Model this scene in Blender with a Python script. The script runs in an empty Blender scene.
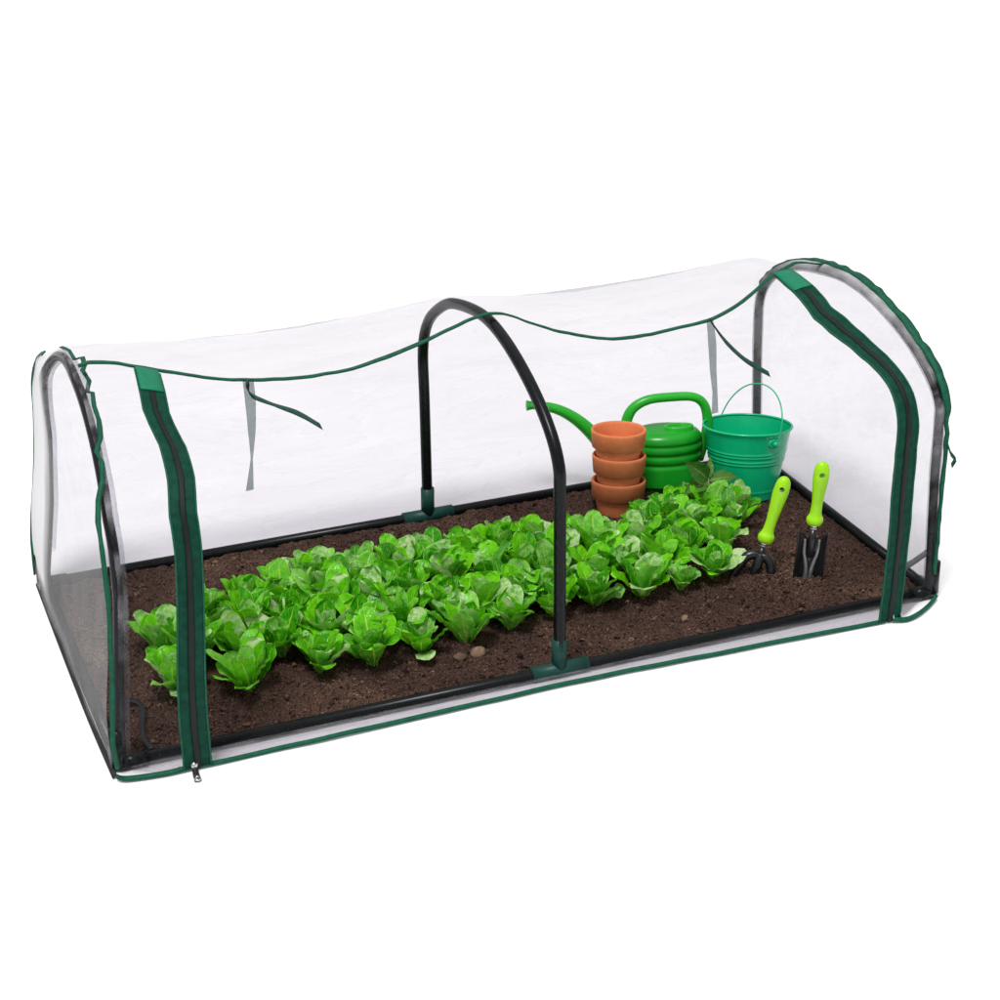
import bpy, bmesh, math, random
import numpy as np
from mathutils import Vector, Matrix, noise

random.seed(11)
rng = np.random.default_rng(5)
C = bpy.context.scene.collection
sc = bpy.context.scene
PI = math.pi

# ------------------------------------------------------------------ camera
cam_d = bpy.data.cameras.new('camera')
cam = bpy.data.objects.new('camera', cam_d); C.objects.link(cam)
cam.location = (-0.49551, -3.09976, 2.03147)
cam.rotation_euler = (PI/2 - 0.447754, 0, -0.38881)
cam_d.sensor_width = 36.0
cam_d.lens = 1927.35 * 36 / 1000
cam_d.clip_end = 200
sc.camera = cam

# ------------------------------------------------------------------ white studio surround and softbox
w = bpy.data.worlds.new('World'); sc.world = w; w.use_nodes = True
nt = w.node_tree; nt.nodes.clear()
out = nt.nodes.new('ShaderNodeOutputWorld'); bg = nt.nodes.new('ShaderNodeBackground')
tc = nt.nodes.new('ShaderNodeTexCoord'); sep = nt.nodes.new('ShaderNodeSeparateXYZ')
mr = nt.nodes.new('ShaderNodeMapRange')
mr.inputs['From Min'].default_value = -0.05; mr.inputs['From Max'].default_value = 1.0
mr.inputs['To Min'].default_value = 0.29; mr.inputs['To Max'].default_value = 0.95
nt.links.new(tc.outputs['Generated'], sep.inputs[0]); nt.links.new(sep.outputs['Z'], mr.inputs['Value'])
bg.inputs['Color'].default_value = (1.0, 0.995, 0.99, 1)
nt.links.new(mr.outputs[0], bg.inputs['Strength']); nt.links.new(bg.outputs[0], out.inputs[0])

def softbox(name, loc, target, size, power):
    d = bpy.data.lights.new(name, 'AREA'); d.shape = 'RECTANGLE'; d.size = size[0]; d.size_y = size[1]; d.energy = power
    o = bpy.data.objects.new(name, d); C.objects.link(o); o.location = loc
    o.rotation_euler = (Vector(target) - Vector(loc)).to_track_quat('-Z', 'Y').to_euler()
    return o
softbox('softbox', (-6.0, -6.6, 27.0), (0.9, 0.35, 0), (7.0, 7.0), 6900)

sc.view_settings.view_transform = 'Standard'
sc.view_settings.look = 'None'
sc.view_settings.exposure = 0.0
sc.view_settings.gamma = 1.0
sc.view_settings.use_curve_mapping = False
sc.render.engine = 'CYCLES'
sc.cycles.use_denoising = True
sc.cycles.max_bounces = 12
sc.cycles.transparent_max_bounces = 40
sc.cycles.sample_clamp_indirect = 6

# ------------------------------------------------------------------ helpers
def sstep(a, b, x): t = min(1, max(0, (x-a)/(b-a))); return t*t*(3-2*t)
def catmull(P, n=10):
    P = [np.array(a, float) for a in P]; o = []
    Q = [2*P[0]-P[1]] + P + [2*P[-1]-P[-2]]
    for i in range(1, len(Q)-2):
        a, b, c, d = Q[i-1:i+3]
        for k in range(n):
            t = k/n
            o.append(.5*(2*b+(c-a)*t+(2*a-5*b+4*c-d)*t*t+(3*b-a-3*c+d)*t**3))
    o.append(P[-1]); return np.array(o)

def mesh_obj(name, verts, faces, mat, parent=None, smooth=True, uvs=None, attr=None):
    me = bpy.data.meshes.new(name)
    me.from_pydata([tuple(v) for v in verts], [], [tuple(f) for f in faces]); me.update()
    if smooth: me.polygons.foreach_set('use_smooth', [True]*len(me.polygons))
    if uvs is not None:
        l = me.uv_layers.new(name='UVMap')
        idx = np.empty(len(me.loops), int); me.loops.foreach_get('vertex_index', idx)
        l.data.foreach_set('uv', np.asarray(uvs, float)[idx].ravel())
    if attr is not None:
        for k, vals in attr.items():
            a = me.attributes.new(k, 'FLOAT', 'POINT'); a.data.foreach_set('value', np.asarray(vals, float))
    if mat: me.materials.append(mat)
    o = bpy.data.objects.new(name, me); C.objects.link(o)
    if parent: o.parent = parent
    return o

class MB:
    def __init__(s): s.v = []; s.f = []
    def add(s, v, f):
        n = len(s.v); s.v += [tuple(x) for x in v]; s.f += [tuple(i+n for i in q) for q in f]
    def build(s, name, mat, parent=None, smooth=True): return mesh_obj(name, s.v, s.f, mat, parent, smooth)

def tube(path, r, seg=14, cap=True, flat=None):
    """swept circle; r a number or a list; flat=(up vector, factor) squashes it"""
    P = [Vector(p) for p in path]; n = len(P)
    R = [r]*n if not hasattr(r, '__len__') else list(r)
    V = []; F = []
    T = [(P[min(i+1, n-1)]-P[max(i-1, 0)]).normalized() for i in range(n)]
    a = Vector((0, 0, 1)) if abs(T[0].z) < .9 else Vector((1, 0, 0))
    N = (a - T[0]*a.dot(T[0])).normalized()
    for i in range(n):
        N = (N - T[i]*N.dot(T[i])).normalized(); B = T[i].cross(N)
        for k in range(seg):
            t = 2*PI*k/seg
            V.append(P[i] + N*(R[i]*math.cos(t)) + B*(R[i]*math.sin(t)))
    for i in range(n-1):
        for k in range(seg):
            k2 = (k+1) % seg
            F.append((i*seg+k, i*seg+k2, (i+1)*seg+k2, (i+1)*seg+k))
    if cap:
        F.append(tuple(reversed(range(seg)))); F.append(tuple(range((n-1)*seg, n*seg)))
    return V, F

def lathe(prof, seg=64, sx=1.0, sy=1.0):
    V = []; F = []; n = len(prof)
    for r, z in prof:
        for k in range(seg):
            t = 2*PI*k/seg; V.append((r*sx*math.cos(t), r*sy*math.sin(t), z))
    for i in range(n-1):
        for k in range(seg):
            k2 = (k+1) % seg
            F.append((i*seg+k, i*seg+k2, (i+1)*seg+k2, (i+1)*seg+k))
    return V, F

def disc(r, z, seg=64, sx=1, sy=1, flip=False):
    V = [(r*sx*math.cos(2*PI*k/seg), r*sy*math.sin(2*PI*k/seg), z) for k in range(seg)]
    f = tuple(range(seg)); return V, [tuple(reversed(f)) if flip else f]

def ribbon(path, width, wdir, ndir, thick=0.0025):
    """flat strap along path; wdir / ndir: vector or list of vectors for width and thickness"""
    V = []; F = []; n = len(path)
    for i in range(n):
        p = Vector(path[i]); wd = Vector(wdir[i] if hasattr(wdir[0], '__len__') else wdir).normalized()
        nd = Vector(ndir[i] if hasattr(ndir[0], '__len__') else ndir).normalized()
        wi = width[i] if hasattr(width, '__len__') else width
        for a, b in ((-1, -1), (1, -1), (1, 1), (-1, 1)):
            V.append(p + wd*(a*wi/2) + nd*(b*thick/2))
    for i in range(n-1):
        for k in range(4):
            k2 = (k+1) % 4; F.append((i*4+k, i*4+k2, (i+1)*4+k2, (i+1)*4+k))
    F.append((3, 2, 1, 0)); F.append(tuple((n-1)*4+k for k in range(4)))
    return V, F

def empty(name, label, cat, loc=(0, 0, 0), group=None):
    o = bpy.data.objects.new(name, None); C.objects.link(o); o.location = loc
    o.empty_display_size = .05
    tag(o, label, cat, group); return o
def tag(o, label, cat, group=None):
    o['label'] = label; o['category'] = cat
    if group: o['group'] = group

# ------------------------------------------------------------------ materials
def newmat(name):
    m = bpy.data.materials.new(name); m.use_nodes = True
    t = m.node_tree; t.nodes.clear()
    o = t.nodes.new('ShaderNodeOutputMaterial')
    return m, t, o
def N(t, typ, **kw):
    n = t.nodes.new(typ)
    for k, v in kw.items():
        if k in n.inputs.keys(): n.inputs[k].default_value = v
        else: setattr(n, k, v)
    return n
def noise_node(t, scale, detail=4, rough=.55, coord='Object', stretch=None):
    c = N(t, 'ShaderNodeTexCoord'); src = c.outputs[coord]
    if stretch:
        mp = N(t, 'ShaderNodeMapping'); mp.inputs['Scale'].default_value = stretch
        t.links.new(src, mp.inputs[0]); src = mp.outputs[0]
    n = N(t, 'ShaderNodeTexNoise', Scale=scale, Detail=detail, Roughness=rough)
    t.links.new(src, n.inputs['Vector']); return n
def ramp(t, src, stops):
    r = N(t, 'ShaderNodeValToRGB'); e = r.color_ramp.elements
    while len(e) < len(stops): e.new(.5)
    for q, (p, c) in zip(e, stops):
        q.position = p; q.color = (*c, 1) if len(c) == 3 else c
    t.links.new(src, r.inputs[0]); return r
def bump(t, h, strength, dist=.002):
    b = N(t, 'ShaderNodeBump', Strength=strength, Distance=dist); t.links.new(h, b.inputs['Height']); return b

def plain(name, col, rough=.45, var=.12, scale=40, bstr=.15, spec=.5, coat=0, metal=0, stretch=None, bscale=None):
    m, t, o = newmat(name); b = N(t, 'ShaderNodeBsdfPrincipled', Roughness=rough, Metallic=metal)
    b.inputs['Specular IOR Level'].default_value = spec; b.inputs['Coat Weight'].default_value = coat
    n = noise_node(t, scale, 5, .6, stretch=stretch)
    lo = tuple(c*(1-var) for c in col); hi = tuple(min(1, c*(1+var)) for c in col)
    r = ramp(t, n.outputs['Fac'], [(.3, lo), (.7, hi)])
    t.links.new(r.outputs[0], b.inputs['Base Color'])
    if bstr:
        n2 = noise_node(t, bscale or scale*4, 3)
        t.links.new(bump(t, n2.outputs['Fac'], bstr, .001).outputs[0], b.inputs['Normal'])
    t.links.new(b.outputs[0], o.inputs[0]); return m

def film(name, tint, veil=.02, gloss=.02, amp=.6, scale=6, stretch=(1, 4, 4), rough=.12, veilcol=(.95, .94, .97), bstr=.25, lo=.35, hi=.75, crease=.5):
    """clear PVC sheet: transmits straight through, with a faint milky veil and crinkle highlights partly painted into the tint"""
    m, t, o = newmat(name)
    tr = N(t, 'ShaderNodeBsdfTransparent')
    ns = noise_node(t, 3.2, 5, .6, stretch=(.55, 3.0, 5.0)); ns.inputs['Distortion'].default_value = .8
    rs = ramp(t, ns.outputs['Fac'], [(.30, tuple(c*.97 for c in tint)), (.48, tint), (.70, tuple(min(1, c*1.025) for c in tint))])  # reflection streaks painted as paler and darker tint
    nc = noise_node(t, 2.3, 6, .55, stretch=(.7, 3.4, 4.2)); nc.inputs['Distortion'].default_value = 2.2
    rc = ramp(t, nc.outputs['Fac'], [(.0, (1, 1, 1)), (.455, (1, 1, 1)), (.478, (.93, .93, .935)), (.495, (1.05, 1.05, 1.05)), (.515, (1, 1, 1)), (.60, (1, 1, 1)), (.62, (.955, .955, .96)), (.64, (1, 1, 1))])  # bright and dark crease lines painted into the transmitted colour
    mc = N(t, 'ShaderNodeMixRGB', blend_type='MULTIPLY'); mc.inputs[0].default_value = crease
    t.links.new(rs.outputs[0], mc.inputs[1]); t.links.new(rc.outputs[0], mc.inputs[2])
    t.links.new(mc.outputs[0], tr.inputs[0])
    df = N(t, 'ShaderNodeBsdfDiffuse'); df.inputs[0].default_value = (*veilcol, 1)
    tl = N(t, 'ShaderNodeBsdfTranslucent'); tl.inputs[0].default_value = (*veilcol, 1)
    mx0 = N(t, 'ShaderNodeMixShader'); mx0.inputs[0].default_value = .4
    t.links.new(df.outputs[0], mx0.inputs[1]); t.links.new(tl.outputs[0], mx0.inputs[2])
    n = noise_node(t, scale, 6, .62, stretch=stretch)
    mr = N(t, 'ShaderNodeMapRange'); mr.inputs['From Min'].default_value = lo; mr.inputs['From Max'].default_value = hi
    mr.inputs['To Min'].default_value = veil*(1-amp); mr.inputs['To Max'].default_value = veil*(1+amp)
    t.links.new(n.outputs['Fac'], mr.inputs['Value'])
    at = N(t, 'ShaderNodeAttribute', attribute_name='veil')
    vm = N(t, 'ShaderNodeMath', operation='ADD'); vm.use_clamp = True
    t.links.new(mr.outputs[0], vm.inputs[0]); t.links.new(at.outputs['Fac'], vm.inputs[1])
    mx1 = N(t, 'ShaderNodeMixShader')
    t.links.new(vm.outputs[0], mx1.inputs[0]); t.links.new(tr.outputs[0], mx1.inputs[1]); t.links.new(mx0.outputs[0], mx1.inputs[2])
    gl = N(t, 'ShaderNodeBsdfGlossy', Roughness=rough)
    n2 = noise_node(t, scale*1.7, 5, .6, stretch=stretch)
    bp = bump(t, n2.outputs['Fac'], bstr, .02); t.links.new(bp.outputs[0], gl.inputs['Normal'])
    lw = N(t, 'ShaderNodeLayerWeight', Blend=.25)
    mul = N(t, 'ShaderNodeMath', operation='MULTIPLY'); mul.inputs[1].default_value = gloss*4
    t.links.new(lw.outputs['Fresnel'], mul.inputs[0])
    mx2 = N(t, 'ShaderNodeMixShader')
    t.links.new(mul.outputs[0], mx2.inputs[0]); t.links.new(mx1.outputs[0], mx2.inputs[1]); t.links.new(gl.outputs[0], mx2.inputs[2])
    t.links.new(mx2.outputs[0], o.inputs[0]); return m

M = {}
M['floor'] = plain('white_studio_floor', (.90, .90, .90), .6, .004, 2, 0, .2)
M['pipe'] = plain('black_coated_pipe', (.0045, .0058, .0062), .27, .3, 30, .05, .20)
M['tee'] = plain('dark_green_plastic', (.008, .052, .040), .4, .15, 40, .1, .25)
M['trim'] = plain('green_binding_tape', (.003, .082, .042), .55, .3, 90, .6, .2, bscale=700)
M['zip_tape'] = plain('green_zip_tape', (.002, .044, .026), .6, .35, 60, .8, .12, bscale=900)
M['patch'] = plain('bright_green_patch', (.002, .17, .085), .5, .15, 60, .4, .25, bscale=800)
M['teeth'] = plain('black_zip_teeth', (.004, .006, .006), .45, .3, 50, .6, .25, bscale=1500)
M['strap'] = plain('dark_green_strap', (.024, .085, .060), .65, .25, 60, .7, .3, bscale=900)
M['strap_dark'] = plain('black_strap', (.014, .015, .016), .6, .3, 60, .6, .3, bscale=900)
M['grey_strap'] = plain('grey_strap', (.16, .17, .175), .6, .2, 60, .6, .3, bscale=900)
M['metal'] = plain('dull_metal', (.68, .69, .71), .25, .1, 60, .1, .5, metal=1)
M['gun'] = plain('gunmetal', (.09, .095, .10), .35, .2, 60, .1, .5, metal=.8)
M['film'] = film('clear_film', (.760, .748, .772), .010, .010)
M['side_film'] = film('clear_side_film', (.945, .936, .954), .004, .004)
M['sheer'] = film('sheer_strap', (.56, .60, .59), .02, .01)
M['skirt'] = film('rippled_skirt_film', (.74, .725, .745), .06, .05, amp=1, scale=14, stretch=(.5, 5, 5), crease=1.0)
M['roof_film'] = film('clear_roof_film', (.965, .960, .968), .012, .010, crease=.4)
M['door_film'] = film('clear_door_film', (.950, .941, .959), .0, .0, scale=5)
M['end_film'] = film('milky_end_film', (.94, .93, .95), .03, .012, amp=.6, scale=10, stretch=(1, 2.2, 1.6))
M['sleeve'] = film('crinkled_sleeve', (.82, .82, .84), .03, .010, amp=.8, scale=18, stretch=(1, 1, 1.6), bstr=.5)

# soil
def soil_mat(name, k=1.0, crumb=False):
    m, t, o = newmat(name); b = N(t, 'ShaderNodeBsdfPrincipled', Roughness=.95)
    b.inputs['Specular IOR Level'].default_value = .15
    n1 = noise_node(t, 3.4, 5, .68); n2 = noise_node(t, 260, 3, .7)
    n3 = noise_node(t, 90, 4, .7)
    r1 = ramp(t, n1.outputs['Fac'], [(.3, (.046*k, .025*k, .019*k)), (.5, (.064*k, .037*k, .028*k)), (.72, (.135*k, .084*k, .055*k))])
    r2 = ramp(t, n2.outputs['Fac'], [(.36, (.12, .11, .10)), (.50, (.9, .9, .9)), (.66, (2.2, 2.0, 1.85))])
    mx = N(t, 'ShaderNodeMixRGB', blend_type='MULTIPLY'); mx.inputs[0].default_value = .85
    t.links.new(r1.outputs[0], mx.inputs[1]); t.links.new(r2.outputs[0], mx.inputs[2])
    t.links.new(mx.outputs[0], b.inputs['Base Color'])
    if crumb:
        ta = N(t, 'ShaderNodeAttribute', attribute_name='tone')
        mt = N(t, 'ShaderNodeMixRGB', blend_type='MULTIPLY'); mt.inputs[0].default_value = 1
        t.links.new(mx.outputs[0], mt.inputs[1]); t.links.new(ta.outputs['Fac'], mt.inputs[2]); t.links.new(mt.outputs[0], b.inputs['Base Color'])
    ad = N(t, 'ShaderNodeMath', operation='ADD'); t.links.new(n2.outputs['Fac'], ad.inputs[0]); t.links.new(n3.outputs['Fac'], ad.inputs[1])
    t.links.new(bump(t, ad.outputs[0], .9, .005).outputs[0], b.inputs['Normal'])
    t.links.new(b.outputs[0], o.inputs[0]); return m
M['soil'] = soil_mat('dark_soil'); M['crumb'] = soil_mat('soil_crumb', 1.25, True)

# leaf: UV u across, v along; attribute pale per leaf
def leaf_mat(name, dark, mid, pale, vein, specks=True, transl=.24):
    m, t, o = newmat(name)
    uv = N(t, 'ShaderNodeUVMap'); sp = N(t, 'ShaderNodeSeparateXYZ'); t.links.new(uv.outputs[0], sp.inputs[0])
    at = N(t, 'ShaderNodeAttribute', attribute_name='pale')
    nz = noise_node(t, 55, 4, .6)
    tn = N(t, 'ShaderNodeAttribute', attribute_name='tone')
    nsum = N(t, 'ShaderNodeMath', operation='ADD'); t.links.new(nz.outputs['Fac'], nsum.inputs[0]); t.links.new(tn.outputs['Fac'], nsum.inputs[1])
    base = ramp(t, nsum.outputs[0], [(.28, dark), (.72, mid)])
    mixp = N(t, 'ShaderNodeMixRGB'); 
    nb = noise_node(t, 95, 3, .6)  # pale blotches: silvery leaf colour plus sheen painted in
    pb = N(t, 'ShaderNodeMapRange'); t.links.new(nb.outputs['Fac'], pb.inputs['Value'])
    pb.inputs['From Min'].default_value = .36; pb.inputs['From Max'].default_value = .60; pb.inputs['To Min'].default_value = .25; pb.inputs['To Max'].default_value = 1.5
    pm = N(t, 'ShaderNodeMath', operation='MULTIPLY'); pm.use_clamp = True
    t.links.new(at.outputs['Fac'], pm.inputs[0]); t.links.new(pb.outputs[0], pm.inputs[1]); t.links.new(pm.outputs[0], mixp.inputs[0])
    t.links.new(base.outputs[0], mixp.inputs[1]); mixp.inputs[2].default_value = (*pale, 1)
    def math_(op, a, b=None):
        n = N(t, 'ShaderNodeMath', operation=op)
        for i, x in enumerate((a, b)):
            if x is None: continue
            if isinstance(x, (int, float)): n.inputs[i].default_value = x
            else: t.links.new(x, n.inputs[i])
        return n.outputs[0]
    du = math_('ABSOLUTE', math_('SUBTRACT', sp.outputs['X'], .5))
    # midrib narrows towards the tip
    midw = math_('MULTIPLY', math_('SUBTRACT', 1.08, sp.outputs['Y']), .095)
    mid_m = N(t, 'ShaderNodeMapRange'); t.links.new(math_('DIVIDE', du, midw), mid_m.inputs['Value'])
    mid_m.inputs['From Min'].default_value = .45; mid_m.inputs['From Max'].default_value = 1.0
    mid_m.inputs['To Min'].default_value = 1; mid_m.inputs['To Max'].default_value = 0
    ph = math_('SUBTRACT', math_('MULTIPLY', sp.outputs['Y'], 7.0), math_('MULTIPLY', du, 6.5))
    fr = math_('ABSOLUTE', math_('SUBTRACT', math_('FRACT', ph), .5))
    lat = N(t, 'ShaderNodeMapRange'); t.links.new(fr, lat.inputs['Value'])
    lat.inputs['From Min'].default_value = .0; lat.inputs['From Max'].default_value = .10
    lat.inputs['To Min'].default_value = .38; lat.inputs['To Max'].default_value = 0
    edge = N(t, 'ShaderNodeMapRange'); t.links.new(du, edge.inputs['Value'])
    edge.inputs['From Min'].default_value = .455; edge.inputs['From Max'].default_value = .5
    edge.inputs['To Min'].default_value = 0; edge.inputs['To Max'].default_value = .55
    vm = math_('MAXIMUM', math_('MAXIMUM', mid_m.outputs[0], lat.outputs[0]), edge.outputs[0])
    mixv = N(t, 'ShaderNodeMixRGB'); t.links.new(vm, mixv.inputs[0]); t.links.new(mixp.outputs[0], mixv.inputs[1]); mixv.inputs[2].default_value = (*vein, 1)
    col = mixv.outputs[0]
    # pale underside
    geo = N(t, 'ShaderNodeNewGeometry')
    under = N(t, 'ShaderNodeMixRGB'); under.inputs[0].default_value = .05
    t.links.new(col, under.inputs[1]); under.inputs[2].default_value = (*pale, 1)
    mb = N(t, 'ShaderNodeMixRGB'); t.links.new(geo.outputs['Backfacing'], mb.inputs[0]); t.links.new(col, mb.inputs[1]); t.links.new(under.outputs[0], mb.inputs[2])
    b = N(t, 'ShaderNodeBsdfPrincipled', Roughness=.22); b.inputs['Specular IOR Level'].default_value = .26
    t.links.new(mb.outputs[0], b.inputs['Base Color'])
    cr_ = noise_node(t, 150, 2, .5)
    h = math_('ADD', math_('ADD', math_('MULTIPLY', vm, -.8), nz.outputs['Fac']), math_('MULTIPLY', cr_.outputs['Fac'], .8))
    t.links.new(bump(t, h, .5, .003).outputs[0], b.inputs['Normal'])
    tl = N(t, 'ShaderNodeBsdfTranslucent')
    ht = N(t, 'ShaderNodeHueSaturation', Saturation=1.15, Value=1.25); t.links.new(mb.outputs[0], ht.inputs['Color']); t.links.new(ht.outputs[0], tl.inputs[0])
    ms = N(t, 'ShaderNodeMixShader'); ms.inputs[0].default_value = transl
    t.links.new(b.outputs[0], ms.inputs[1]); t.links.new(tl.outputs[0], ms.inputs[2])
    t.links.new(ms.outputs[0], o.inputs[0]); return m
M['leaf'] = leaf_mat('lettuce_leaf', (.022, .30, .001), (.19, .72, .004), (.62, .76, .42), (.50, .82, .12))
M['sprig'] = leaf_mat('sprig_leaf', (.03, .13, .015), (.07, .24, .03), (.14, .28, .06), (.20, .34, .08), transl=.2)
M['stem'] = plain('pale_stem', (.20, .30, .08), .5, .2, 60)

def terracotta(name, k):
    m, t, o = newmat(name); b = N(t, 'ShaderNodeBsdfPrincipled', Roughness=.75); b.inputs['Specular IOR Level'].default_value = .25
    n = noise_node(t, 9, 6, .65); n2 = noise_node(t, 160, 3, .7)
    r = ramp(t, n.outputs['Fac'], [(.3, (.56*k, .16*k, .058*k)), (.55, (.68*k, .21*k, .080*k)), (.75, (.74*k, .29*k, .14*k))])
    r2 = ramp(t, n2.outputs['Fac'], [(.30, (.72, .68, .66)), (.42, (1, 1, 1)), (.74, (1, 1, 1)), (.82, (1.25, 1.3, 1.35))])
    mx = N(t, 'ShaderNodeMixRGB', blend_type='MULTIPLY'); mx.inputs[0].default_value = .8
    t.links.new(r.outputs[0], mx.inputs[1]); t.links.new(r2.outputs[0], mx.inputs[2]); t.links.new(mx.outputs[0], b.inputs['Base Color'])
    t.links.new(bump(t, n2.outputs['Fac'], .25, .0015).outputs[0], b.inputs['Normal'])
    t.links.new(b.outputs[0], o.inputs[0]); return m
M['pots'] = [terracotta('terracotta_dark', .78), terracotta('terracotta_mid', .95), terracotta('terracotta_light', 1.08)]
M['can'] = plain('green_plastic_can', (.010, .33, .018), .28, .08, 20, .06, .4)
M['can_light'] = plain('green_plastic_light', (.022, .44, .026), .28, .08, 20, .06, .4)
M['bucket'] = plain('teal_green_enamel', (.002, .50, .215), .22, .06, 14, .03, .4, coat=.2)
M['lime'] = plain('lime_grip', (.33, .74, .006), .26, .10, 30, .2, .4, bscale=400)
M['black'] = plain('black_tool_steel', (.009, .009, .010), .27, .3, 35, 0, .5)
M['ridge_glint'] = plain('ridge_highlight_grey', (.20, .205, .21), .32, .3, 60, 0, .5, metal=.55)  # lighter grey paints the highlight along the black ridge
M['pebble'] = plain('tan_pebble', (.23, .15, .10), .8, .4, 60, .6, .25)
M['pebble2'] = plain('brown_pebble', (.12, .075, .05), .85, .4, 60, .7, .2)

# ------------------------------------------------------------------ setting: floor and soil
fl = mesh_obj('ground', [(-60, -60, 0), (60, -60, 0), (60, 60, 0), (-60, 60, 0)], [(0, 1, 2, 3)], M['floor'], smooth=False)
fl['kind'] = 'structure'; fl['label'] = 'seamless white studio floor'

L, W = 1.8, .775
MOUNDS = [(1.475, .165, .07, .012), (1.557, .100, .065, .020), (1.43, .165, .05, .008), (1.50, .14, .12, .007)]
def soil_h(x, y):
    h = .010
    h += .006*noise.noise((x*5, y*5, .3)) + .0060*noise.noise((x*22, y*22, 4.)) + .0052*noise.noise((x*62, y*62, 9.)) + .0028*noise.noise((x*150, y*150, 2.))
    for mx, my, s, a in MOUNDS: h += a*math.exp(-((x-mx)**2+(y-my)**2)/(2*(s*.6)**2))
    e = min(x-.0, L-x, y, W-y)
    h += .006*min(1, max(0, e/.10))
    return max(.004, h)
nx, ny = 420, 182
sv = []; sf = []
for j in range(ny+1):
    for i in range(nx+1):
        x = .004+(L-.008)*i/nx; y = .004+(W-.008)*j/ny
        sv.append((x, y, soil_h(x, y)))
for j in range(ny):
    for i in range(nx):
        a = j*(nx+1)+i; sf.append((a, a+1, a+nx+2, a+nx+1))
so = mesh_obj('soil', sv, sf, M['soil']); so['kind'] = 'structure'; so['label'] = 'dark brown soil filling the greenhouse base'

ico = bmesh.new(); bmesh.ops.create_icosphere(ico, subdivisions=1, radius=1.0)
ico_v = np.array([v.co[:] for v in ico.verts]); ico_f = np.array([[v.index for v in f.verts] for f in ico.faces]); ico.free()
cv = []; cf = []; ct = []; n0 = 0
for k in range(14000):
    x = random.uniform(.02, L-.02); y = random.uniform(.02, W-.02)
    if k < 260: mx, my, s, a = random.choice(MOUNDS); x = random.gauss(mx, .035); y = random.gauss(my, .03)
    r = random.uniform(.0015, .0040) if random.random() < .93 else random.uniform(.004, .0085)
    rot = np.array(Matrix.Rotation(random.uniform(0, 6.28), 3, Vector((random.random(), random.random(), random.random()+.01)).normalized()))
    v = (ico_v*(1+rng.uniform(-.3, .3, (len(ico_v), 1))))*np.array([1, random.uniform(.6, 1), random.uniform(.5, .9)])*r
    v = v@rot.T + np.array([x, y, soil_h(x, y)+r*.25])
    ct += [random.choice((.35, .6, .8, 1.0, 1.2, 1.6, 2.1))]*len(ico_v); cv.append(v); cf.append(ico_f+n0); n0 += len(ico_v)
cr = mesh_obj('soil_crumbs', np.vstack(cv), np.vstack(cf), M['crumb'], None, False, None, {'tone': ct}); cr['kind'] = 'stuff'; cr['label'] = 'loose crumbs of soil over the bed'

# ------------------------------------------------------------------ greenhouse
gh = empty('mini_greenhouse', 'low tunnel greenhouse of clear film over black hoops with green zips and trim', 'greenhouse', (.9, .39, 0))
def gpart(o): o.parent = gh; o.matrix_parent_inverse = Matrix.Translation((-.9, -.39, 0)); return o
def G(name, vf, mat, smooth=True):
    return gpart(mesh_obj(name, vf[0], vf[1], M[mat] if isinstance(mat, str) else mat, None, smooth))
PR = .0125
hz = PR+.001
for a, b in (((.02, 0), (L-.02, 0)), ((.02, W), (L-.02, W)), ((0, .02), (0, W-.02)), ((L, .02), (L, W-.02))):
    G('base_pipe', tube([(a[0], a[1], hz), (b[0], b[1], hz)], PR), 'pipe')
HP = [(0, .02), (.006, .2), (.012, .40), (.020, .466), (.069, .525), (.165, .583), (.295, .628), (.42, .640), (.578, .612), (.671, .571), (.75, .51), (.787, .43), (.783, .3), (.775, .02)]
HC = catmull(HP, 8)
def hoop(xf, zs):
    return [(xf(z), y, z*zs) for y, z in HC]
def leanL(z): return .030*min(1, max(0, z/.36)) if z < .5 else .030 + .02*min(1, (z-.5)/.14)
hp_mid = [(.9062, y, z) for y, z in HC]
hp_left = [(leanL(z)+.014*sstep(.35, .6, y)*min(1, z/.2), y, z*1.005) for y, z in HC]
hp_right = [(1.795-.012*min(1, z/.3), y, z*(1 if z < .38 else 1-.050*(z-.38)/.26)) for y, z in HC]
for h, r_ in ((hp_mid, PR), (hp_left, .0100), (hp_right, .0100)): G('hoop', tube(h, r_, 16), 'pipe')
# crinkled sleeves round the end hoops
def sleeve(path, shift):
    path = [(p[0]+shift, p[1], p[2]) for p in path]
    r = [.0132+.002*noise.noise((p[1]*9, p[2]*9, 3.1)) for p in path]
    V, F = tube(path, r, 18, False)
    K_ = [sstep(.15, .45, v[2]) for v in V]
    A = [.22*sstep(-.25, .35, noise.noise((v[1]*20, v[2]*20, v[0]*30))) + .12*sstep(.15, .45, noise.noise((v[1]*55, v[2]*55, v[0]*50))) for v in V]
    A = [a*(.12+.88*k) for a, k in zip(A, K_)]
    if path[0][0] > 1: A = [a+.34*sstep(.53, .60, v[2])+.10*sstep(.5, .6, v[1]) for a, v in zip(A, V)]
    return V, F, A
for vfa in (sleeve(catmull(hp_left[::3], 5), .006), sleeve(catmull(hp_right[::3], 5), .0)):
    gpart(mesh_obj('hoop_sleeve', vfa[0], vfa[1], M['sleeve'], None, True, None, {'veil': vfa[2]}))
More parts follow.
